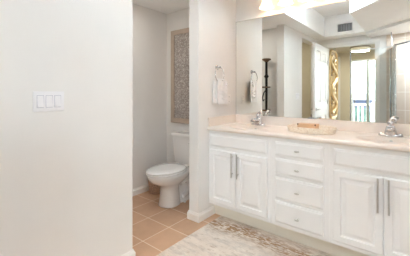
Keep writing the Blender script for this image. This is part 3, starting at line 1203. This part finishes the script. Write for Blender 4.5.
# supply valve and hose beside the toilet
vv = thing('supply_valve', 'chrome water valve with hose on the wall behind the toilet', 'valve', (-.36, 2.55, .17))
b = NB()
lathe(b, [(.030, .0), (.028, .006), (.010, .010), (.010, .05), (.015, .052), (.015, .075)], (-.36, 2.5645, .17), (0, -1, 0))
obj('valve_body', b, M['chrome'], vv, True)
b = NB()
tube(b, [(-.36, 2.50, .18), (-.36, 2.50, .26), (-.375, 2.49, .33), (-.385, 2.48, .370)], .006, 8)
obj('hose', b, M['chrome'], vv, True)

# wicker waste basket
wbk = thing('wicker_basket', 'small brown wicker waste basket in the corner beside the toilet', 'basket', (-.935, 2.255, 0))
b = NB()
lathe(b, [(.075, .001), (.078, .01), (.098, .22), (.092, .22), (.073, .012), (.001, .012)], (-.935, 2.255, 0), seg=32, cap1=False)
obj('basket_body', b, M['wicker_d'], wbk, True)
b = NB()
tube(b, [(-.935 + .096 * math.cos(2 * PI * k / 40), 2.255 + .096 * math.sin(2 * PI * k / 40), .223) for k in range(40)], .008, 8, closed=True)
obj('rim', b, M['wicker_d'], wbk, True)
for k in range(18):
    a = 2 * PI * k / 18
    b = NB()
    tube(b, [(-.935 + .079 * math.cos(a), 2.255 + .079 * math.sin(a), .01), (-.935 + .100 * math.cos(a), 2.255 + .100 * math.sin(a), .22)], .006, 6)
    obj('stake', b, M['wicker_d'], wbk, True)

# framed woven panel above the toilet
px0, px1, pz0, pz1 = -.955, -.335, .877, 2.122
yw = 2.5648
pa = thing('framed_panel', 'tall wood framed panel of woven shell texture above the toilet', 'picture', ((px0 + px1) / 2, yw, 1.5))
fw = .062
b = NB()
for a in ((px0, px0 + fw, pz0, pz1), (px1 - fw, px1, pz0, pz1), (px0 + fw, px1 - fw, pz1 - fw, pz1), (px0 + fw, px1 - fw, pz0, pz0 + fw)):
    box(b, a[0], a[1], yw - .032, yw, a[2], a[3], bev=.004)
obj('frame', b, M['framewood'], pa)
obj('shell_panel', bx(px0 + fw, px1 - fw, yw - .018, yw, pz0 + fw, pz1 - fw), M['capiz'], pa)

# etagere stand (seen in the mirror, in the toilet room by its near wall)
ex, ey = -.325, 1.20
et = thing('shelf_stand', 'black iron stand with small round brown wooden shelves, seen in the mirror', 'stand', (ex, ey, 0))
b = NB()
tube(b, [(ex, ey, .02), (ex, ey, 1.83)], .021, 12)
obj('post', b, M['black'], et, True)
b = NB()
lathe(b, [(.001, -.01), (.026, .01), (.042, .035), (.026, .06), (.001, .08)], (ex, ey, 1.525), seg=12)
obj('post_knob', b, M['black'], et, True)
b = NB()
lathe(b, [(.03, 1.805), (.045, 1.825), (.075, 1.838), (.078, 1.855), (.06, 1.862), (.001, 1.864)], (ex, ey, 0), seg=28)
obj('top_shelf', b, M['brownwood'], et, True)
for z in (1.378, .985, .58, .22):
    b = NB()
    lathe(b, [(.09, z - .012), (.095, z - .006), (.095, z + .006), (.09, z + .010), (.001, z + .010)], (ex - .03, ey, 0), seg=28)
    obj('shelf', b, M['brownwood'], et, True)
    b = NB()
    tube(b, [(ex, ey, z - .03), (ex - .05, ey, z - .10), (ex - .075, ey, z - .19), (ex - .06, ey, z - .24), (ex - .04, ey, z - .21)] if z > .3 else [(ex, ey, z - .03), (ex - .05, ey, z - .1)], .010, 8)
    obj('scroll_bracket', b, M['black'], et, True)
b = NB()
for a in (PI * .05, PI * .75, PI * 1.4):
    tube(b, [(ex, ey, .12), (ex + .05 * math.cos(a), ey + .05 * math.sin(a), .07), (ex + .10 * math.cos(a), ey + .10 * math.sin(a), .013)], .012, 8)
obj('foot', b, M['black'], et, True)

# small chrome piece on the backsplash ledge
cs = thing('chrome_bracket', 'small chrome bracket with an upright pin on the backsplash behind the tray', 'bracket', (.885, YV - .014, 1.0222))
b = NB()
zz = 1.0224
yc = YV - .0135
loft(b, [[(.838, yc - .005, zz), (.838, yc + .005, zz), (.838, yc + .004, zz + .008), (.838, yc - .004, zz + .008)],
         [(.858, yc - .006, zz), (.858, yc + .006, zz), (.858, yc + .005, zz + .016), (.858, yc - .005, zz + .016)],
         [(.905, yc - .006, zz), (.905, yc + .006, zz), (.905, yc + .005, zz + .012), (.905, yc - .005, zz + .012)],
         [(.940, yc - .004, zz + .006), (.940, yc + .004, zz + .006), (.940, yc + .004, zz + .018), (.940, yc - .004, zz + .018)],
         [(.962, yc - .003, zz + .010), (.962, yc + .003, zz + .010), (.962, yc + .003, zz + .018), (.962, yc - .003, zz + .018)]])
obj('arm', b, M['steel'], cs, True)
b = NB()
lathe(b, [(.005, .01), (.004, .035), (.006, .040), (.001, .044)], (.868, yc, zz), seg=10)
obj('pin', b, M['chrome'], cs, True)

# ================================================================== rug
b = NB()
box(b, .100, 1.72, .62, 2.243, .0005, .009, bev=.003)
rg = obj('area_rug', b, M['rug'])
tag(rg, 'beige rug with worn brown distressed pattern in front of the vanity', 'rug')
